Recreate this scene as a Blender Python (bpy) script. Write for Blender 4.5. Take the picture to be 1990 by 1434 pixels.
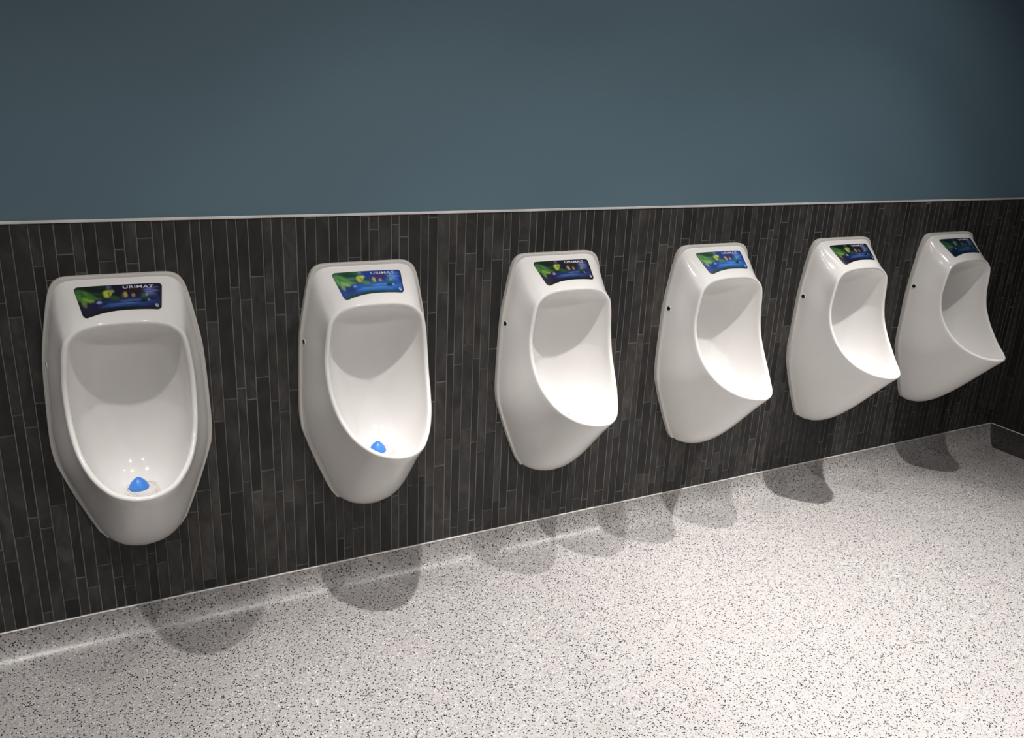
import bpy, bmesh, math, random
from mathutils import Vector, Matrix, noise
from mathutils.bvhtree import BVHTree

for o in list(bpy.data.objects):
    bpy.data.objects.remove(o)
C = bpy.context.scene.collection
S = 0.62            # metres per urinal pitch
Z0 = 0.58           # floor is z = 0; the fitted wall frame sits Z0 above it

def P(u, d, h):     # wall frame (u along the wall, d out of it, h up) to world
    return Vector((u * S, -d * S, h * S + Z0))

# ------------------------------------------------------------------ camera
cam_data = bpy.data.cameras.new('camera')
cam = bpy.data.objects.new('camera', cam_data)
C.objects.link(cam)
yaw, pitch, roll = 0.487215787, 0.320160567, 0.0465936299
f = Vector((math.sin(yaw) * math.cos(pitch), math.cos(yaw) * math.cos(pitch), -math.sin(pitch)))
r = Vector((math.cos(yaw), -math.sin(yaw), 0))
up = r.cross(f)
r2 = r * math.cos(roll) + up * math.sin(roll)
u2 = -r * math.sin(roll) + up * math.cos(roll)
M = Matrix((r2, u2, -f)).transposed().to_4x4()
M.translation = Vector((-0.108629372 * S, -3.57457806 * S, 1.44293842 * S + Z0))
cam.matrix_world = M
cam_data.sensor_fit = 'HORIZONTAL'
cam_data.sensor_width = 36.0
cam_data.lens = 1616.614 / 1990 * 36.0
cam_data.clip_start = 0.02
bpy.context.scene.camera = cam

# ------------------------------------------------------------------ world, exposure, lamp settings
world = bpy.data.worlds.new('world')
bpy.context.scene.world = world
world.use_nodes = True
world.node_tree.nodes['Background'].inputs[0].default_value = (0.8, 0.9, 1.0, 1)
world.node_tree.nodes['Background'].inputs[1].default_value = 0.0
vs = bpy.context.scene.view_settings
vs.view_transform = 'Standard'
vs.look = 'None'
vs.gamma = 1.0
vs.use_curve_mapping = False
vs.exposure = 0.05
CEIL = 2.70
LAMP_D = 1.485
LAMPS = [(-0.85, 150, -4), (0.90, 240, -10), (2.58, 208, 0), (4.32, 325, 9)]     # u, watts, degrees swivelled to the left
FILL_D = 3.9         # added fill: second row, wide beams, further into the room
FILL_ROW = [(-0.7, 28), (1.5, 74)]
FILL_PLACE = ['added as fill left of the camera', 'added as fill close above the camera']
FILL_BEAM = [(0, 0.55), (25, 0.75), (45, 1.0), (58, 0.8), (70, 0.15), (78, 0.0)]
LAMP_PLACE = ['left of the nearest urinal', 'above the second urinal', 'above the fourth urinal', 'nearest the right wall']
# beam of one downlight: share of the centre intensity at each angle (degrees) off its axis
BEAM = [(0, 1.0), (16, 1.0), (20.5, 0.75), (24, 0.37), (28, 0.20), (34, 0.12), (45, 0.05), (60, 0.0)]
LAMP_COL = (1.0, 0.955, 0.915)

# ------------------------------------------------------------------ helpers
def link(name, me, mats=(), parent=None):
    o = bpy.data.objects.new(name, me)
    C.objects.link(o)
    for m in mats:
        me.materials.append(m)
    if parent is not None:
        o.parent = parent
    return o

def mesh(name, verts, faces, smooth=False):
    me = bpy.data.meshes.new(name)
    me.from_pydata([tuple(v) for v in verts], [], faces)
    me.update()
    if smooth:
        me.polygons.foreach_set('use_smooth', [True] * len(me.polygons))
    return me

def box(verts, faces, x0, x1, y0, y1, z0, z1):
    b = len(verts)
    verts += [(x0, y0, z0), (x1, y0, z0), (x1, y1, z0), (x0, y1, z0), (x0, y0, z1), (x1, y0, z1), (x1, y1, z1), (x0, y1, z1)]
    faces += [tuple(b + i for i in q) for q in ((0, 3, 2, 1), (4, 5, 6, 7), (0, 1, 5, 4), (1, 2, 6, 5), (2, 3, 7, 6), (3, 0, 4, 7))]

def box_obj(name, x0, x1, y0, y1, z0, z1, mat, parent=None, kind=None):
    v, fc = [], []
    box(v, fc, x0, x1, y0, y1, z0, z1)
    o = link(name, mesh(name, v, fc), [mat], parent)
    if kind:
        o['kind'] = kind
    return o

def srgb(c):
    return tuple(((x / 255) / 12.92 if x / 255 <= 0.04045 else ((x / 255 + 0.055) / 1.055) ** 2.4) for x in c)

def new_mat(name):
    m = bpy.data.materials.new(name)
    m.use_nodes = True
    nt = m.node_tree
    return m, nt, nt.nodes['Principled BSDF']

def nd(nt, kind, **kw):
    n = nt.nodes.new(kind)
    for k, v in kw.items():
        setattr(n, k, v)
    return n

def ramp(nt, stops, interp='LINEAR'):
    n = nt.nodes.new('ShaderNodeValToRGB')
    n.color_ramp.interpolation = interp
    e = n.color_ramp.elements
    while len(e) > 1:
        e.remove(e[-1])
    e[0].position = stops[0][0]
    e[0].color = (*stops[0][1], 1)
    for p, c in stops[1:]:
        k = e.new(p)
        k.color = (*c, 1)
    return n

def mixc(nt, fac, a, b, blend='MIX'):
    n = nt.nodes.new('ShaderNodeMix')
    n.data_type = 'RGBA'
    n.blend_type = blend
    for s, v in ((0, fac), (6, a), (7, b)):
        if hasattr(v, 'node'):
            nt.links.new(v, n.inputs[s])
        else:
            n.inputs[s].default_value = v if s == 0 else (*v, 1)
    return n.outputs[2]

# ------------------------------------------------------------------ materials
def ceramic(name, col, rough=0.13):
    m, nt, b = new_mat(name)
    b.inputs['Base Color'].default_value = (*col, 1)
    b.inputs['Roughness'].default_value = rough
    b.inputs['IOR'].default_value = 1.45
    b.inputs['Specular IOR Level'].default_value = 0.38
    tc = nd(nt, 'ShaderNodeTexCoord')
    n = nd(nt, 'ShaderNodeTexNoise')
    n.inputs['Scale'].default_value = 18
    nt.links.new(tc.outputs['Object'], n.inputs['Vector'])
    rm = ramp(nt, [(0.3, tuple(c * 0.985 for c in col)), (0.7, col)])
    nt.links.new(n.outputs['Fac'], rm.inputs['Fac'])
    nt.links.new(rm.outputs['Color'], b.inputs['Base Color'])
    return m

CERAMIC = ceramic('white_ceramic', (0.84, 0.827, 0.812))
PLATE = ceramic('back_plate_plastic', (0.62, 0.605, 0.575), 0.4)

def simple(name, col, rough=0.5, metal=0.0):
    m, nt, b = new_mat(name)
    b.inputs['Base Color'].default_value = (*col, 1)
    b.inputs['Roughness'].default_value = rough
    b.inputs['Metallic'].default_value = metal
    return m

BLUE_DOME = simple('blue_plastic', (0.045, 0.22, 0.72), 0.35)
DARK = simple('dark_hole', (0.015, 0.014, 0.013), 0.4)
CHROME = simple('chrome', (0.75, 0.74, 0.72), 0.2, 1.0)
GRID_WHITE = simple('white_plastic', (0.74, 0.72, 0.68), 0.35)
WHITE_PRINT = simple('white_print', (0.62, 0.63, 0.70), 0.4)
LAMP_TRIM = simple('lamp_trim', (0.7, 0.7, 0.7), 0.4)

def paint(name, col, rough=0.55):
    m, nt, b = new_mat(name)
    geo = nd(nt, 'ShaderNodeNewGeometry')
    n = nd(nt, 'ShaderNodeTexNoise')
    n.inputs['Scale'].default_value = 220
    n.inputs['Detail'].default_value = 3
    nt.links.new(geo.outputs['Position'], n.inputs['Vector'])
    bp = nd(nt, 'ShaderNodeBump')
    bp.inputs['Strength'].default_value = 0.08
    bp.inputs['Distance'].default_value = 0.001
    nt.links.new(n.outputs['Fac'], bp.inputs['Height'])
    nt.links.new(bp.outputs['Normal'], b.inputs['Normal'])
    b.inputs['Base Color'].default_value = (*col, 1)
    b.inputs['Roughness'].default_value = rough
    return m

BLUE = paint('blue_grey_paint', (0.120, 0.197, 0.248))
GREY_WALL = paint('grey_wall_paint', (0.36, 0.36, 0.36))
WHITE_WALL = paint('pale_wall_paint', (0.30, 0.30, 0.30))
WHITE_CEIL = paint('ceiling_paint', (0.45, 0.45, 0.45))
GROUT = paint('grey_grout', (0.150, 0.146, 0.141), 0.8)

def metal_trim():
    m, nt, b = new_mat('brushed_steel')
    geo = nd(nt, 'ShaderNodeNewGeometry')
    n = nd(nt, 'ShaderNodeTexNoise')
    n.inputs['Scale'].default_value = 9
    nt.links.new(geo.outputs['Position'], n.inputs['Vector'])
    rm = ramp(nt, [(0.3, (0.72, 0.70, 0.67)), (0.7, (0.92, 0.91, 0.88))])
    nt.links.new(n.outputs['Fac'], rm.inputs['Fac'])
    nt.links.new(rm.outputs['Color'], b.inputs['Base Color'])
    b.inputs['Metallic'].default_value = 0.2
    b.inputs['Roughness'].default_value = 0.45
    return m
STEEL = metal_trim()

def slate(name, islands, shade=1.0):
    m, nt, b = new_mat(name)
    if islands:
        rnd = nd(nt, 'ShaderNodeNewGeometry').outputs['Random Per Island']
    else:
        rnd = nd(nt, 'ShaderNodeObjectInfo').outputs['Random']
    geo = nd(nt, 'ShaderNodeNewGeometry')
    off = nd(nt, 'ShaderNodeVectorMath', operation='MULTIPLY_ADD')
    cmb = nd(nt, 'ShaderNodeCombineXYZ')
    for i in range(3):
        nt.links.new(rnd, cmb.inputs[i])
    nt.links.new(cmb.outputs[0], off.inputs[0])
    off.inputs[1].default_value = (37, 53, 71)
    nt.links.new(geo.outputs['Position'], off.inputs[2])
    tone = ramp(nt, [(0.0, (0.0128, 0.0123, 0.0125)), (0.3, (0.0192, 0.0182, 0.0180)), (0.55, (0.0300, 0.0280, 0.0266)),
                     (0.8, (0.0255, 0.0255, 0.0256)), (1.0, (0.0430, 0.0400, 0.0366))])
    nt.links.new(rnd, tone.inputs['Fac'])
    mp = nd(nt, 'ShaderNodeMapping')
    mp.inputs['Scale'].default_value = (16, 16, 9)
    mp.inputs['Rotation'].default_value = (0, 0.5, 0)
    nt.links.new(off.outputs[0], mp.inputs['Vector'])
    n1 = nd(nt, 'ShaderNodeTexNoise')
    n1.inputs['Scale'].default_value = 1.0
    n1.inputs['Detail'].default_value = 6
    n1.inputs['Roughness'].default_value = 0.62
    n1.inputs['Distortion'].default_value = 0.8
    nt.links.new(mp.outputs[0], n1.inputs['Vector'])
    cl = ramp(nt, [(0.28, (0.42, 0.42, 0.44)), (0.5, (1.0, 0.99, 0.98)), (0.72, (2.1, 2.05, 1.98))])
    nt.links.new(n1.outputs['Fac'], cl.inputs['Fac'])
    col = mixc(nt, 1.0, tone.outputs['Color'], cl.outputs['Color'], 'MULTIPLY')
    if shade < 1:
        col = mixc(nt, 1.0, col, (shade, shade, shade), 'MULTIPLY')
    n2 = nd(nt, 'ShaderNodeTexNoise')
    n2.inputs['Scale'].default_value = 90
    n2.inputs['Detail'].default_value = 5
    nt.links.new(off.outputs[0], n2.inputs['Vector'])
    add = nd(nt, 'ShaderNodeMath', operation='MULTIPLY_ADD')
    nt.links.new(n2.outputs['Fac'], add.inputs[0])
    add.inputs[1].default_value = 0.35
    nt.links.new(n1.outputs['Fac'], add.inputs[2])
    bp = nd(nt, 'ShaderNodeBump')
    bp.inputs['Strength'].default_value = 0.6
    bp.inputs['Distance'].default_value = 0.0025
    nt.links.new(add.outputs[0], bp.inputs['Height'])
    nt.links.new(bp.outputs['Normal'], b.inputs['Normal'])
    nt.links.new(col, b.inputs['Base Color'])
    b.inputs['Roughness'].default_value = 0.62
    return m

SLATE = slate('slate', False)
SLATE_ISLANDS = slate('slate_run', True)
SLATE_SHADED = slate('shaded_slate_run', True, 0.45)  # same slate, the unlit right wall's shade put into its colour
GROUT_SHADED = paint('shaded_grout', (0.05, 0.049, 0.047), 0.8)  # grout darkened likewise: painted shade for the right wall

def terrazzo_vinyl(name='speckled_vinyl', shading=1.0):
    m, nt, b = new_mat(name)
    geo = nd(nt, 'ShaderNodeNewGeometry')
    pos = geo.outputs['Position']
    nz = nd(nt, 'ShaderNodeTexNoise')
    nz.inputs['Scale'].default_value = 420
    nt.links.new(pos, nz.inputs['Vector'])
    base = ramp(nt, [(0.30, (0.345, 0.331, 0.326)), (0.70, (0.445, 0.430, 0.425))])
    nt.links.new(nz.outputs['Fac'], base.inputs['Fac'])
    col = base.outputs['Color']
    def chips(col, scale, chance, radius, c, shift):
        mp = nd(nt, 'ShaderNodeMapping')
        mp.inputs['Location'].default_value = shift
        nt.links.new(pos, mp.inputs['Vector'])
        v = nd(nt, 'ShaderNodeTexVoronoi')
        v.inputs['Scale'].default_value = scale
        nt.links.new(mp.outputs[0], v.inputs['Vector'])
        sep = nd(nt, 'ShaderNodeSeparateColor')
        nt.links.new(v.outputs['Color'], sep.inputs[0])
        a = nd(nt, 'ShaderNodeMath', operation='LESS_THAN')
        nt.links.new(sep.outputs[0], a.inputs[0])
        a.inputs[1].default_value = chance
        d = nd(nt, 'ShaderNodeMath', operation='LESS_THAN')
        nt.links.new(v.outputs['Distance'], d.inputs[0])
        d.inputs[1].default_value = radius
        mu = nd(nt, 'ShaderNodeMath', operation='MULTIPLY')
        nt.links.new(a.outputs[0], mu.inputs[0])
        nt.links.new(d.outputs[0], mu.inputs[1])
        return mixc(nt, mu.outputs[0], col, c)
    col = chips(col, 300, 0.20, 0.52, (0.20, 0.194, 0.192), (1.3, 2.1, 0.7))
    col = chips(col, 270, 0.10, 0.55, (0.64, 0.625, 0.615), (3.3, 0.4, 5.7))
    col = chips(col, 235, 0.175, 0.50, (0.012, 0.012, 0.012), (7.1, 4.2, 2.9))
    if shading < 1:
        col = mixc(nt, 1.0, col, (shading, shading * 0.96, shading * 0.94), 'MULTIPLY')
    nt.links.new(col, b.inputs['Base Color'])
    b.inputs['Roughness'].default_value = 0.34
    return m
VINYL = terrazzo_vinyl()
VINYL_SHADED = terrazzo_vinyl('shaded_speckled_vinyl', 0.16)  # floor vinyl darkened in colour to stand for shade along the right wall

def print_mat():
    m, nt, b = new_mat('advert_print')
    a = nd(nt, 'ShaderNodeAttribute', attribute_name='ink')
    nt.links.new(a.outputs['Color'], b.inputs['Base Color'])
    b.inputs['Roughness'].default_value = 0.3
    return m
PRINT = print_mat()

# ------------------------------------------------------------------ room shell
XR = 5.985 * S      # right wall
XL = -2.6
YB = -3.5
ZT = 0.9035 * S + Z0    # top of the tiles
ZB = -0.803 * S + Z0    # bottom of the tiles
RC = ZB             # cove radius

floor = box_obj('floor', XL, XR, YB, 0.0, -0.1, 0.0, VINYL, kind='structure')
ceiling = box_obj('ceiling', XL, XR + 0.12, YB, 0.12, CEIL, CEIL + 0.1, WHITE_CEIL, kind='structure')
wall_back = box_obj('wall_back', XL, XR + 0.12, 0.004, 0.12, 0.0, CEIL, BLUE, kind='structure')
wall_right = box_obj('wall_right', XR + 0.004, XR + 0.12, YB, 0.004, 0.0, CEIL, BLUE, kind='structure')
wall_left = box_obj('wall_left', XL - 0.1, XL, YB, 0.12, -0.1, CEIL, GREY_WALL, kind='structure')
wall_front = box_obj('wall_front', XL - 0.1, XR + 0.12, YB - 0.1, YB, -0.1, CEIL, WHITE_WALL, kind='structure')
grout_b = box_obj('grout_bed', XL, XR + 0.004, 0.0011, 0.006, ZB - 0.02, ZT, GROUT, wall_back)
grout_r = box_obj('grout_bed', XR + 0.0011, XR + 0.006, YB, 0.0011, ZB - 0.02, ZT, GROUT_SHADED, wall_right)

# metal strips: one capping the tiles, one where tiles meet the coved vinyl
def strip(name, z, hgt, proud):
    v, fc = [], []
    c = 0.0008
    for x0, x1 in ((XL, XR - proud),):
        prof = [(0.003, z + hgt), (-proud + c, z + hgt), (-proud, z + hgt - c), (-proud, z + c), (-proud + c, z), (0.003, z)]
        for x in (x0, x1):
            v += [(x, y, zz) for y, zz in prof]
    n = 6
    for i in range(n):
        j = (i + 1) % n
        fc.append((i, n + i, n + j, j))
    # return leg along the right wall
    b = len(v)
    for y in (-proud, YB):
        v += [(XR + yy, y, zz) for yy, zz in prof]
    for i in range(n):
        j = (i + 1) % n
        fc.append((b + i, b + n + i, b + n + j, b + j))
    me = mesh(name, v, fc)
    o = link(name, me, [STEEL])
    o['kind'] = 'structure'
    return o
strip('trim_1', ZT - 0.001, 0.0065, 0.003)
strip('trim_2', ZB - 0.0035, 0.0035, 0.0035)

# coved vinyl skirting
def cove(name, right):
    prof = [(0.003, ZB - 0.0035)]
    for i in range(17):
        a = math.pi / 2 * i / 16
        prof.append((RC - (RC - 0.003) * math.cos(a), RC - RC * math.sin(a) * 1.0))
    prof[1] = (0.003, ZB - 0.004)
    v, fc = [], []
    for k in range(2):
        for d, z in prof:
            zz = max(z, 0.0004)
            if right:
                v.append((XR - d, -d if k == 0 else YB, zz))
            else:
                v.append((XL if k == 0 else XR - d, -d, zz))
    n = len(prof)
    for i in range(n - 1):
        fc.append((i, i + 1, n + i + 1, n + i) if not right else (i, n + i, n + i + 1, i + 1))
    o = link(name, mesh(name, v, fc, True), [VINYL_SHADED if right else VINYL])
    o['kind'] = 'structure'
    return o
cove('baseboard_back', False)
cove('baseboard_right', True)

# ------------------------------------------------------------------ slate strips
TL, GAP = 0.4525, 0.0046
PHASE = {-1: .155, 0: .289, 1: .256, 2: .341, 3: .112, 4: .0765, 5: .162, 6: .085, 7: .048, 8: .225, 9: .4445, 10: .406,
         11: .037, 12: .2165, 13: .18, 14: .2685, 15: .10, 16: .205, 17: .14, 18: .163, 19: .129, 20: .214, 21: .241, 22: .2255,
         23: .12, 24: .26, 25: .222, 26: .308, 27: .128}
rng = random.Random(7)
HT, HB = 0.9030, -0.803

def strip_mesh(w, l):     # one slate strip, face towards -y, chamfered, centred
    c, t = 0.0011, 0.0030
    x, z = w / 2, l / 2
    back = [(-x, 0, -z), (x, 0, -z), (x, 0, z), (-x, 0, z)]
    mid = [(a, -t + c * 0.8, b) for a, _, b in back]
    front = [(a - math.copysign(c, a), -t, b - math.copysign(c, b)) for a, _, b in back]
    v = back + mid + front
    fc = [(8, 9, 10, 11)]
    for i in range(4):
        j = (i + 1) % 4
        fc += [(i, j, 4 + j, 4 + i), (4 + i, 4 + j, 8 + j, 8 + i)]
    return v, fc

def layout(k0, k1, umin, umax):
    out = []
    for k in range(k0, k1):
        c0 = PHASE.get(k)
        if c0 is None:
            c0 = rng.uniform(0, TL)
        u = -0.281 + 0.142 * k
        for w, dp in ((0.0375, 0), (0.046, -0.057), (0.0585, 0.041)):
            a, b = max(u, umin), min(u + w, umax)
            if b - a > 0.012:
                h = c0 + dp
                while h > HB:
                    h -= TL
                while h < HT:
                    lo, hi = max(h, HB), min(h + TL, HT)
                    if hi - lo > 0.014:
                        out.append((a, b, lo, hi))
                    h += TL
            u += w
    return out

tiles = layout(-5, 46, -1.05, 5.985)
cpos = M.translation
def rank(t):
    c = P((t[0] + t[1]) / 2, 0, (t[2] + t[3]) / 2)
    q = cam.matrix_world.inverted() @ c
    off = 0 if abs(q.x / -q.z) < 0.64 and abs(q.y / -q.z) < 0.46 else 50
    area = (t[1] - t[0]) * (t[3] - t[2]) * max(0.05, -q.normalized().z) * abs((c - cpos).normalized().y) / (c - cpos).length_squared
    return off - area
tiles.sort(key=rank)
cache = {}
rest_v, rest_f = [], []
for i, (a, b, lo, hi) in enumerate(tiles):
    w, l = (b - a - GAP) * S, (hi - lo - GAP) * S
    c = P((a + b) / 2, 0, (lo + hi) / 2)
    y = 0.0028 + rng.uniform(-0.0008, 0.0006)
    if i < 300:
        key = (round(w, 4), round(l, 4))
        if key not in cache:
            v, fc = strip_mesh(w, l)
            cache[key] = mesh('tile', v, fc)
            cache[key].materials.append(SLATE)
        o = bpy.data.objects.new('tile', cache[key])
        C.objects.link(o)
        o.parent = wall_back
        o.location = (c.x, y, c.z)
        o.rotation_euler = (rng.uniform(-1, 1) * 0.0015, 0, rng.uniform(-1, 1) * 0.006)
    else:
        v, fc = strip_mesh(w, l)
        n = len(rest_v)
        rest_v += [(c.x + p[0], y + p[1], c.z + p[2]) for p in v]
        rest_f += [tuple(n + q for q in g) for g in fc]
o = link('tile_run', mesh('tile_run', rest_v, rest_f), [SLATE_ISLANDS], wall_back)
o['kind'] = 'stuff'
rv, rf = [], []
for a, b, lo, hi in layout(60, 100, 8.3, 13.4):
    v, fc = strip_mesh((b - a - GAP) * S, (hi - lo - GAP) * S)
    cy = -((a + b) / 2 - 8.3) * S
    cz = P(0, 0, (lo + hi) / 2).z
    x = XR + 0.0028 + rng.uniform(-0.0008, 0.0006)
    n = len(rv)
    rv += [(x + p[1], cy - p[0], cz + p[2]) for p in v]
    rf += [tuple(n + q for q in g) for g in fc]
o = link('tile_run', mesh('tile_run', rv, rf), [SLATE_SHADED], wall_right)
o['kind'] = 'stuff'

# ------------------------------------------------------------------ urinal shape
#          wall outline (u, h)      rim (u, d, h)
PAIRS = [((0.000, 0.686), (0.000, 0.222, 0.553)),
         ((0.100, 0.686), (0.085, 0.218, 0.549)),
         ((0.172, 0.684), (0.150, 0.211, 0.533)),
         ((0.214, 0.666), (0.185, 0.211, 0.510)),
         ((0.240, 0.618), (0.207, 0.214, 0.478)),
         ((0.262, 0.520), (0.219, 0.213, 0.418)),
         ((0.285, 0.380), (0.227, 0.212, 0.325)),
         ((0.295, 0.200), (0.225, 0.234, 0.228)),
         ((0.2985, 0.040), (0.216, 0.281, 0.144)),
         ((0.2820, -0.085), (0.198, 0.340, 0.078)),
         ((0.2290, -0.237), (0.163, 0.413, 0.022)),
         ((0.1620, -0.398), (0.112, 0.489, -0.010)),
         ((0.098, -0.461), (0.057, 0.535, -0.0195)),
         ((0.000, -0.482), (0.000, 0.551, -0.0215))]
SUB = 6

def spline(pts, mirror_idx=0):
    out = []
    n = len(pts)
    def mir(p):
        q = p.copy(); q[mirror_idx] = -q[mirror_idx]; return q
    for i in range(n - 1):
        p1, p2 = pts[i], pts[i + 1]
        p0 = pts[i - 1] if i else mir(p2)
        p3 = pts[i + 2] if i + 2 < n else mir(p1)
        for s in range(SUB):
            t = s / SUB
            out.append(0.5 * ((2 * p1) + (p2 - p0) * t + (2 * p0 - 5 * p1 + 4 * p2 - p3) * t * t + (3 * p1 - p0 - 3 * p2 + p3) * t ** 3))
    out.append(pts[-1].copy())
    return out

def sm(a, b, x):
    t = min(1, max(0, (x - a) / (b - a)))
    return t * t * (3 - 2 * t)

A = spline([Vector((a[0], 0.0, a[1])) for a, _ in PAIRS])     # vectors here are (u, d, h)
R = spline([Vector(b) for _, b in PAIRS])
NH = len(A)
CEN = Vector((0, 0.235, 0.20))
DR = Vector((0.008, 0.240, -0.1345))       # centre of the drain
PROFS = []
for i in range(NH):
    a, rr = A[i], R[i]
    s = i / SUB                          # position along PAIRS, 0..13
    pr = R[i - 1] if i else Vector((-R[1].x, R[1].y, R[1].z))
    nx = R[i + 1] if i + 1 < NH else Vector((-R[i - 1].x, R[i - 1].y, R[i - 1].z))
    T = (nx - pr).normalized()
    I = (CEN - rr)
    I = (I - T * I.dot(T)).normalized()
    N = T.cross(I)
    if N.y < 0 and N.z < 0.2:
        N = -N
    N.normalize()
    rl = 0.0105
    cc = rr - N * rl
    E = cc - I * rl
    a1 = a + Vector((0, 0.028, 0))
    ch = (E - a1)
    L = ch.length
    cd = ch.normalized()
    wb = 0.34 * sm(2.0, 5.0, s) + 0.58 * sm(10.0, 13.0, s)
    t0 = (cd * (1 - wb) + Vector((0, 1, 0)) * wb).normalized() * L
    t0 *= 1.0 - 0.38 * sm(9, 13, s)
    we = 0.38 * sm(1.5, 4, s) * (1 - 0.4 * sm(8, 12, s))
    t1 = (cd * (1 - we) + N * we).normalized() * L
    prof = [a.copy(), a + Vector((0, 0.015, 0))]
    K = 12
    for k in range(K + 1):
        t = k / K
        h00 = 2 * t ** 3 - 3 * t * t + 1; h10 = t ** 3 - 2 * t * t + t; h01 = -2 * t ** 3 + 3 * t * t; h11 = t ** 3 - t * t
        prof.append(a1 * h00 + t0 * h10 + E * h01 + t1 * h11)
    for k in range(1, 7):                # rounded lip
        an = math.pi * k / 6
        prof.append(cc - I * math.cos(an) * rl + N * math.sin(an) * rl)
    PROFS.append(prof)
KI = 18
# spine of the bowl (d, h): under the brow, down the back, over the drain, up to the front lip
SP = [(.172, .543), (.112, .522), (.078, .487), (.058, .435), (.046, .360), (.042, .270), (.045, .165), (.054, .055),
      (.086, -.052), (.152, -.122), (.262, -.146), (.420, -.118)]
first_in, last_in = PROFS[0][-1], PROFS[-1][-1]
SPINE = spline([Vector((0, first_in.y, first_in.z))] + [Vector((0, d, h)) for d, h in SP] + [Vector((0, last_in.y, last_in.z))])
for i in range(NH):
    prof = PROFS[i]
    p0, q0 = prof[-1].copy(), SPINE[i]
    pw = 1.0 - 0.28 * sm(7.5, 11, i / SUB)
    for k in range(1, KI + 1):
        al = math.pi / 2 * k / KI
        ca, sa = max(0.0, math.cos(al)), math.sin(al)
        if k == KI:
            ca = 0.0
        prof.append(Vector((p0.x * ca ** pw, p0.y + (q0.y - p0.y) * sa ** pw, p0.z + (q0.z - p0.z) * sa ** pw)))

LOOP = PROFS + [[Vector((-q.x, q.y, q.z)) for q in PROFS[i]] for i in range(NH - 2, 0, -1)]
NP = len(LOOP[0])
NL = len(LOOP)

def local(v):       # (u, d, h) to metres about the urinal's own origin
    return Vector((v.x * S, -v.y * S, v.z * S))

def body_mesh():
    v = [local(q) for col in LOOP for q in col]
    fc = []
    for i in range(NL):
        j = (i + 1) % NL
        for k in range(NP - 1):
            fc.append((i * NP + k, i * NP + k + 1, j * NP + k + 1, j * NP + k))
    fc.append(tuple(i * NP for i in range(NL))[::-1])
    me = mesh('body', v, fc, True)
    bm = bmesh.new(); bm.from_mesh(me)
    bmesh.ops.remove_doubles(bm, verts=bm.verts, dist=1e-5)
    bmesh.ops.recalc_face_normals(bm, faces=bm.faces)
    for fa in bm.faces:
        fa.smooth = len(fa.verts) < 6
    bm.to_mesh(me); bm.free()
    return me

BODY = body_mesh()
BODY.materials.append(CERAMIC)
bmt = bmesh.new(); bmt.from_mesh(BODY)
TREE = BVHTree.FromBMesh(bmt)

def plate_mesh():
    pts = [(0, .699), (.10, .699), (.178, .698), (.212, .690), (.236, .668), (.254, .622), (.275, .520), (.297, .380), (.306, .20), (.3095, .04),
           (.3045, -.035), (.2935, -.085), (.240, -.240), (.174, -.398), (.146, -.437)]
    half = spline([Vector((a, 0, b)) for a, b in pts])[:-1] + [Vector((.146, 0, -.437))]
    # the last span must not mirror, keep it straight
    k = (len(pts) - 2) * SUB
    p, q = half[k], half[-1]
    for n in range(1, SUB):
        half[k + n] = p.lerp(q, n / SUB)
    ring = half + [Vector((-q.x, 0, q.z)) for q in half[:0:-1]]
    v, n = [], len(ring)
    cen = Vector((0, 0, 0.15))
    for d, ins in ((-0.004, 0), (0.022, 0), (0.026, 0.0015), (0.0275, 0.005), (0.0275, 0.05)):
        for q in ring:
            dirv = (cen - q).normalized()
            w = q + dirv * ins
            v.append(local(Vector((w.x, d, w.z))))
    fc = []
    for l in range(4):
        for i in range(n):
            j = (i + 1) % n
            fc.append((l * n + i, l * n + j, (l + 1) * n + j, (l + 1) * n + i))
    me = mesh('back_plate', v, fc, True)
    bm = bmesh.new(); bm.from_mesh(me)
    bmesh.ops.recalc_face_normals(bm, faces=bm.faces)
    bm.to_mesh(me); bm.free()
    return me
PLATE_ME = plate_mesh()
PLATE_ME.materials.append(PLATE)

# advert panel on the sloping top
PN = Vector((0, -0.61, 0.79)).normalized()
COR = [Vector((-.159, .055, .657)), Vector((.156, .055, .657)), Vector((.139, .156, .575)), Vector((-.136, .170, .576))]

def on_panel(a, b, lift):
    top = COR[0].lerp(COR[1], a)
    br = COR[2]; bl = Vector((-br.x + 0.002, br.y, br.z))
    bot = bl.lerp(br, a)
    sag = 0.19 * (1 - sm(-0.25, 0.55, a)) + 0.03 * (1 - sm(0.0, 0.3, a))
    p = local(top.lerp(bot, b * (1 + sag)))
    hit, nrm, _, _ = TREE.ray_cast(p + PN * 0.08, -PN, 0.2)
    if hit is None:
        hit = p
    return hit + PN * lift

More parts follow.
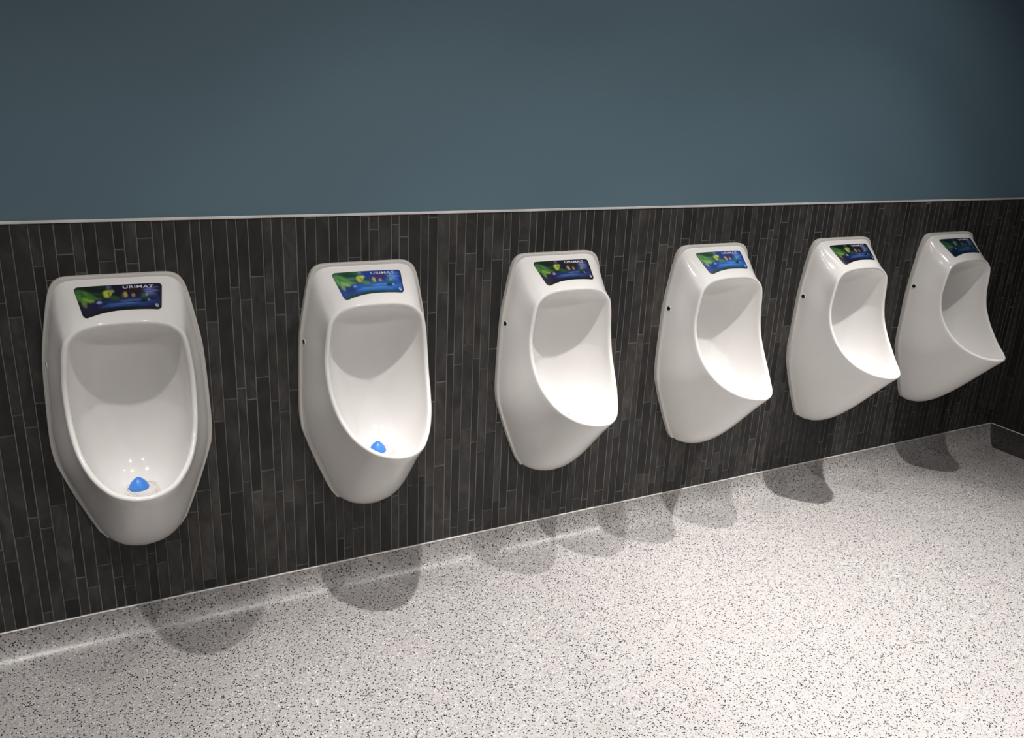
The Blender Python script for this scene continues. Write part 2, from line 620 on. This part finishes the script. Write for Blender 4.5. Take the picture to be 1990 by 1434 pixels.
def art(a, b, style):
    w = noise.noise(Vector((a * 9, b * 5, 1.7)))
    w2 = noise.noise(Vector((a * 22, b * 9, 5.1)))
    w3 = noise.noise(Vector((a * 6, b * 22, 9.4)))
    w4 = noise.noise(Vector((a * 46, b * 20, 3.3)))
    def mixv(c, d, t):
        t = min(1, max(0, t)); return tuple(x * (1 - t) + y * t for x, y in zip(c, d))
    def blob(x, y, rx, ry, soft=0.5, rot=0.0, rag=1.0):
        # ellipse in panel widths; rot turns it, rag roughens its edge
        p, q = (a - x), (b - y) / 2.5
        cr, sr = math.cos(rot), math.sin(rot)
        p, q = p * cr + q * sr, -p * sr + q * cr
        d = math.hypot(p / rx, q / (ry / 2.5)) + rag * (0.16 * w2 + 0.12 * w4)
        return 1 - sm(1 - soft, 1 + soft, d)
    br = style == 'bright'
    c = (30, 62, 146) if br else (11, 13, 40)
    # dark foliage behind the leaves, upper left
    c = mixv(c, (44, 92, 62) if br else (16, 42, 24), (1 - sm(0.34, 0.50, a + 0.07 * w)) * (1 - sm(0.42, 0.58, b + 0.08 * w2)))
    c = mixv(c, (22, 62, 36) if br else (7, 20, 12), blob(0.22, 0.14, 0.13, 0.10, 0.5, 0.3) * 0.9)
    c = mixv(c, (90, 130, 150) if br else (52, 62, 62), blob(0.23, 0.30, 0.08, 0.06, 0.5) * 0.6)
    # water: bands of light
    c = mixv(c, (56, 116, 196) if br else (36, 62, 122), blob(0.62, 0.74, 0.42, 0.22, 0.6, -0.04) * (0.85 + 0.7 * w3))
    c = mixv(c, (92, 158, 216) if br else (92, 124, 182), blob(0.60, 0.70, 0.20, 0.075, 0.6, -0.06) * (0.75 + 1.1 * w3))
    c = mixv(c, (66, 120, 200) if br else (56, 84, 144), blob(0.46, 0.80, 0.22, 0.05, 0.6) * (0.5 + 1.1 * w3))
    c = mixv(c, (26, 58, 122) if br else (22, 15, 58), blob(0.15, 0.68, 0.10, 0.16))
    # big leaf at the left edge, with a lighter rib
    c = mixv(c, (92, 148, 84) if br else (66, 122, 48), blob(0.085, 0.34, 0.135, 0.20, 0.22, 0.55) * (0.85 + 0.6 * w2))
    c = mixv(c, (150, 184, 112) if br else (128, 164, 66), blob(0.12, 0.47, 0.075, 0.055, 0.3, 0.5) * 0.85)
    c = mixv(c, (130, 170, 100) if br else (104, 148, 56), blob(0.065, 0.56, 0.030, 0.13, 0.35) * 0.8)
    c = mixv(c, (60, 116, 66) if br else (38, 84, 34), blob(0.09, 0.30, 0.10, 0.018, 0.5, 0.55) * 0.7)
    c = mixv(c, (112, 160, 84) if br else (70, 112, 40), blob(0.20, 0.46, 0.09, 0.05, 0.4, 0.2) * 0.7)
    c = mixv(c, (104, 136, 196) if br else (96, 96, 156), blob(0.385, 0.08, 0.028, 0.07) * 0.8)
    # butterfly-like yellow leaf pair
    c = mixv(c, (178, 188, 76) if br else (170, 188, 62), blob(0.355, 0.34, 0.050, 0.15, 0.22, 0.3))
    c = mixv(c, (200, 204, 110) if br else (150, 160, 84), blob(0.405, 0.26, 0.040, 0.07, 0.25, -0.5) * 0.9)
    c = mixv(c, (110, 120, 40) if br else (84, 96, 24), blob(0.372, 0.36, 0.010, 0.10, 0.4) * 0.7)
    c = mixv(c, (86, 130, 66) if br else (40, 76, 36), blob(0.43, 0.52, 0.060, 0.09, 0.4, 0.2))
    c = mixv(c, (72, 52, 84) if br else (46, 18, 26), blob(0.66, 0.30, 0.14, 0.10) * 0.85)
    c = mixv(c, (180, 172, 100) if br else (164, 152, 76), blob(0.560, 0.42, 0.030, 0.11, 0.3, 0.2))
    c = mixv(c, (120, 84, 50) if br else (90, 62, 40), blob(0.525, 0.46, 0.020, 0.07, 0.4) * 0.8)
    c = mixv(c, (172, 142, 122) if br else (150, 116, 92), blob(0.655, 0.45, 0.026, 0.08, 0.3))
    # clouds and sky light, right
    c = mixv(c, (104, 158, 220) if br else (124, 132, 194), blob(0.870, 0.25, 0.09, 0.14, 0.6, -0.1) * (0.7 + 1.2 * w3))
    c = mixv(c, (88, 140, 212) if br else (98, 112, 176), blob(0.86, 0.44, 0.10, 0.06, 0.6, 0.15) * (0.7 + 1.2 * w3))
    c = mixv(c, (46, 96, 180) if br else (34, 44, 96), blob(0.93, 0.62, 0.05, 0.12) * (0.5 + w3))
    # globe
    c = mixv(c, (30, 84, 110) if br else (26, 52, 60), blob(0.795, 0.55, 0.052, 0.145, 0.12, 0, 0.3))
    c = mixv(c, (52, 124, 74) if br else (50, 92, 56), blob(0.785, 0.50, 0.032, 0.07, 0.3) * 0.9)
    c = mixv(c, (14, 36, 84) if br else (8, 12, 36), blob(0.775, 0.68, 0.045, 0.05, 0.3) * 0.8)
    c = mixv(c, (140, 190, 160) if br else (160, 174, 160), blob(0.815, 0.45, 0.020, 0.045, 0.4) * 0.8)
    c = mixv(c, (150, 205, 215) if br else (150, 165, 205), blob(0.840, 0.64, 0.012, 0.05, 0.4) * 0.7)
    c = mixv(c, (118, 158, 230) if br else (156, 170, 220), blob(0.235, 0.62, 0.035, 0.05, 0.4) * 0.9)
    # dark border along the foot and the right edge
    c = mixv(c, (24, 64, 54) if br else (8, 11, 16), sm(0.84, 0.99, b + 0.03 * w) * (1 - 0.45 * sm(0.5, 0.8, a)))
    c = mixv(c, (16, 28, 76) if br else (8, 8, 18), max(sm(0.975, 0.995, a), 1 - sm(0.0, 0.035, b)) * (0.4 + 0.6 * sm(0.3, 0.5, a)))
    c = mixv(c, (228, 228, 238), (1 if (0.925 < a < 0.962 and 0.80 < b < 0.92 and not (0.94 < a < 0.948 and b < 0.86)) else 0) * 0.8)
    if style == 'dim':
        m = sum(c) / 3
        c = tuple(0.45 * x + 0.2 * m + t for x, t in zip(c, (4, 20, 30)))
    return srgb(tuple(max(0, min(255, x)) for x in c))

def panel_mesh(style):
    na, nb = 110, 36
    asp = 2.45                        # width / height of the panel
    rad = 0.115
    v, cols = [], []
    bs = [0.5 - 0.5 * math.cos(math.pi * j / nb) for j in range(nb + 1)]
    for b in bs:
        e = min(b, 1 - b)
        r_ = rad if b < 0.5 else rad * 1.15
        ins = (r_ - math.sqrt(max(0, r_ * r_ - (r_ - e) ** 2))) / asp if e < r_ else 0
        for i in range(na + 1):
            a = ins + (1 - 2 * ins) * i / na
            v.append(on_panel(a, b, 0.0022))
            cols.append((*art(a, b, style), 1))
    fc = []
    W = na + 1
    for j in range(nb):
        for i in range(na):
            fc.append((j * W + i, (j + 1) * W + i, (j + 1) * W + i + 1, j * W + i + 1))
    # rim of the panel, sunk into the ceramic
    edge = [i for i in range(W)] + [j * W + na for j in range(1, nb + 1)] + [nb * W + i for i in range(na - 1, -1, -1)] + [j * W for j in range(nb - 1, 0, -1)]
    base = len(v)
    for q in edge:
        v.append(v[q] - PN * 0.004)
        cols.append((0.006, 0.006, 0.010, 1))
    n = len(edge)
    for i in range(n):
        j = (i + 1) % n
        fc.append((edge[i], edge[j], base + j, base + i))
    me = mesh('display_panel', v, fc, True)
    at = me.color_attributes.new('ink', 'FLOAT_COLOR', 'POINT')
    for i, c in enumerate(cols):
        at.data[i].color = c
    me.materials.append(PRINT)
    return me

def lettering_mesh():
    cu = bpy.data.curves.new('lettering', 'FONT')
    cu.body = 'URIMAT'
    cu.size = 1.0
    cu.offset = 0.014
    cu.space_character = 1.08
    tmp = bpy.data.objects.new('lettering_tmp', cu)
    C.objects.link(tmp)
    dg = bpy.context.evaluated_depsgraph_get()
    me = bpy.data.meshes.new_from_object(tmp.evaluated_get(dg))
    bpy.data.objects.remove(tmp)
    xs = [p.co.x for p in me.vertices]; ys = [p.co.y for p in me.vertices]
    x0, x1, y0, y1 = min(xs), max(xs), min(ys), max(ys)
    for p in me.vertices:
        a = 0.545 + (p.co.x - x0) / (x1 - x0) * 0.355
        b = 0.175 - (p.co.y - y0) / (y1 - y0) * 0.115
        p.co = on_panel(a, b, 0.0029)
    me.name = 'lettering'
    me.materials.clear()
    me.materials.append(WHITE_PRINT)
    return me

PANELS = {k: panel_mesh(k) for k in ('dark', 'bright', 'dim')}
LETTERS = lettering_mesh()

def lathe(prof, n=24):      # [(radius, height)] about z
    v, fc = [], []
    for rr, z in prof:
        for i in range(n):
            a = 2 * math.pi * i / n
            v.append(Vector((rr * math.cos(a), rr * math.sin(a), z)))
    for k in range(len(prof) - 1):
        for i in range(n):
            j = (i + 1) % n
            fc.append((k * n + i, k * n + j, (k + 1) * n + j, (k + 1) * n + i))
    return v, fc

def grid_mesh():            # round white strainer: rings on radial ribs
    v, fc = [], []
    for rad in (0.083, 0.070, 0.057):
        rm = rad * S
        t = 0.0030
        vv, ff = lathe([(rm, 0), (rm, t), (rm - 0.0042, t), (rm - 0.0042, 0)], 40)
        n = len(v); v += vv; fc += [tuple(n + q for q in g) for g in ff]
    for i in range(20):
        a = 2 * math.pi * i / 20
        ca, sa = math.cos(a), math.sin(a)
        r0, r1, w = 0.045 * S, 0.082 * S, 0.0013
        n = len(v)
        for z in (0.0, 0.0022):
            for rr, s in ((r0, -w), (r1, -w), (r1, w), (r0, w)):
                v.append(Vector((rr * ca - s * sa, rr * sa + s * ca, z)))
        fc += [tuple(n + q for q in g) for g in ((4, 5, 6, 7), (0, 1, 5, 4), (2, 3, 7, 6), (1, 2, 6, 5), (3, 0, 4, 7))]
    vv, ff = lathe([(0.088 * S, -0.014), (0.088 * S, 0.0004), (0.0, 0.0004)], 40)
    n = len(v); v += vv; fc += [tuple(n + q for q in g) for g in ff]
    vv, ff = lathe([(0.048 * S, 0), (0.048 * S, 0.003), (0.0, 0.0034)], 32)
    n = len(v); v += vv; fc += [tuple(n + q for q in g) for g in ff]
    me = mesh('drain_grid', v, fc)
    me.materials.append(GRID_WHITE)
    return me
GRID = grid_mesh()

def dome_mesh():
    R0 = 0.036 * S
    vv, ff = lathe([(R0 * 1.0, 0), (R0 * 1.06, 0.003), (R0 * 1.0, 0.008), (R0 * 0.80, 0.016), (R0 * 0.52, 0.023), (R0 * 0.28, 0.0275), (R0 * 0.11, 0.0295), (0.0, 0.0298)], 28)
    me = mesh('dome', vv, ff, True)
    me.materials.append(BLUE_DOME)
    return me
DOME = dome_mesh()

def fixing(side):
    """chrome-edged screw hole on the flank: where it sits and which way it faces"""
    p = local(Vector((side * 0.5, 0.040, 0.359)))
    hit, nrm, _, _ = TREE.ray_cast(p, Vector((-side, 0, 0)), 0.5)
    if nrm.x * side < 0:
        nrm = -nrm
    return hit, nrm

def hole_meshes():
    vv, ff = lathe([(0.0100, -0.002), (0.0100, 0.0006), (0.0088, 0.0014), (0.0074, 0.0006), (0.0070, -0.001)], 20)
    ring = mesh('hole_rim', vv, ff, True); ring.materials.append(CERAMIC)
    vv, ff = lathe([(0.0076, -0.001), (0.0076, 0.0003), (0.0, 0.0003)], 20)
    disc = mesh('screw_hole', vv, ff); disc.materials.append(DARK)
    return ring, disc
RING, DISC = hole_meshes()

def make_urinal():
    t = bpy.data.objects.new('urinal', None)
    t.empty_display_size = 0.05
    C.objects.link(t)
    def part(name, me, parent=t, loc=None, rot=None):
        o = bpy.data.objects.new(name, me)
        C.objects.link(o)
        o.parent = parent
        if loc is not None:
            o.location = loc
        if rot is not None:
            o.rotation_euler = rot
        return o
    part('body', BODY)
    part('back_plate', PLATE_ME)['label'] = 'greyish flange behind the bowl'
    pan = part('display_panel', PANELS['dark'])
    pan['label'] = 'printed picture panel on the sloping top'
    part('lettering', LETTERS, pan)['label'] = 'white capital lettering'
    g = part('drain_grid', GRID, t, local(DR + Vector((0, 0, -0.0005))))
    part('dome', DOME, g, local(Vector((-0.018, -0.012, 0.004))))['label'] = 'bright blue plastic dome'
    for s in (-1, 1):
        hit, nrm = fixing(s)
        q = nrm.to_track_quat('Z', 'Y').to_euler()
        h = part('screw_hole', DISC, t, hit, q)
        h['label'] = 'dark screw hole'
        part('hole_rim', RING, h)
    return t

def copy_thing(o, parent=None):
    c = o.copy()
    C.objects.link(c)
    c.parent = parent
    for ch in o.children:
        copy_thing(ch, c)
    return c

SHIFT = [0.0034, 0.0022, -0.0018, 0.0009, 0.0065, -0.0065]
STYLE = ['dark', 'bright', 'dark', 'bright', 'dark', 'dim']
LABEL = ['white wall-hung urinal nearest the camera, seen from the front, blue dome fully visible',
         'white wall-hung urinal with bright blue panel, its blue dome half hidden by the rim',
         'white wall-hung urinal with dark panel, third counted from the nearest one',
         'white wall-hung urinal with bright blue panel, its bowl seen sideways without a dome',
         'white wall-hung urinal with dark panel, its front lip overlapping the farthest urinal',
         'white wall-hung urinal farthest away, dimly lit beside the dark right corner']
first = make_urinal()
for i in range(6):
    t = first if i == 0 else copy_thing(first)
    t.location = ((i + SHIFT[i]) * S, 0, Z0)
    t['label'] = LABEL[i]
    t['category'] = 'urinal'
    t['group'] = 'row of urinals on the slate wall'
    for ch in t.children:
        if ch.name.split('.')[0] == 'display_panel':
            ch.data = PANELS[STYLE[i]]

# ------------------------------------------------------------------ recessed ceiling downlights (they light the row; the wide-beam row is added fill)
def downlight(u, d, watts, tilt, place, row, beam):
    x, y = u * S, -d * S
    t = bpy.data.objects.new('downlight', None)
    C.objects.link(t)
    t.location = (x, y, CEIL)
    vv, ff = lathe([(0.040, 0.0), (0.052, -0.001), (0.055, -0.004), (0.050, -0.007), (0.041, -0.006), (0.036, -0.001)], 32)
    link('bezel', mesh('bezel', vv, ff, True), [LAMP_TRIM], t)
    ld = bpy.data.lights.new('lamp', 'SPOT')
    ld.energy = watts
    ld.color = LAMP_COL
    ld.spot_size = math.radians(164)
    ld.spot_blend = 0.1
    ld.shadow_soft_size = 0.022 if beam is BEAM else 0.12   # the added fill lamps get softer shadow edges
    ld.use_nodes = True
    nt = ld.node_tree
    em = nt.nodes['Emission']
    tc = nd(nt, 'ShaderNodeTexCoord')
    sp = nd(nt, 'ShaderNodeSeparateXYZ')
    nt.links.new(tc.outputs['Normal'], sp.inputs[0])
    ab = nd(nt, 'ShaderNodeMath', operation='ABSOLUTE')
    nt.links.new(sp.outputs['Z'], ab.inputs[0])
    ac = nd(nt, 'ShaderNodeMath', operation='ARCCOSINE')
    nt.links.new(ab.outputs[0], ac.inputs[0])
    dv = nd(nt, 'ShaderNodeMath', operation='DIVIDE')
    nt.links.new(ac.outputs[0], dv.inputs[0])
    dv.inputs[1].default_value = math.pi / 2
    rm = ramp(nt, [(a / 90, (v, v, v)) for a, v in beam], 'EASE')
    nt.links.new(dv.outputs[0], rm.inputs['Fac'])
    nt.links.new(rm.outputs['Color'], em.inputs['Strength'])
    lo = bpy.data.objects.new('lamp', ld)
    C.objects.link(lo)
    lo.parent = t
    lo.location = (0, 0, -0.012)
    lo.rotation_euler = (0, math.radians(tilt), 0)
    t['category'] = 'downlight'
    t['group'] = row
    t['label'] = 'small round recessed ceiling downlight ' + place
for (u, w, a), place in zip(LAMPS, LAMP_PLACE):
    downlight(u, LAMP_D, w, a, place, 'recessed downlights along the row', BEAM)
for (u, w), place in zip(FILL_ROW, FILL_PLACE):
    downlight(u, FILL_D, w, 0, place, 'added fill downlights across the room', FILL_BEAM)
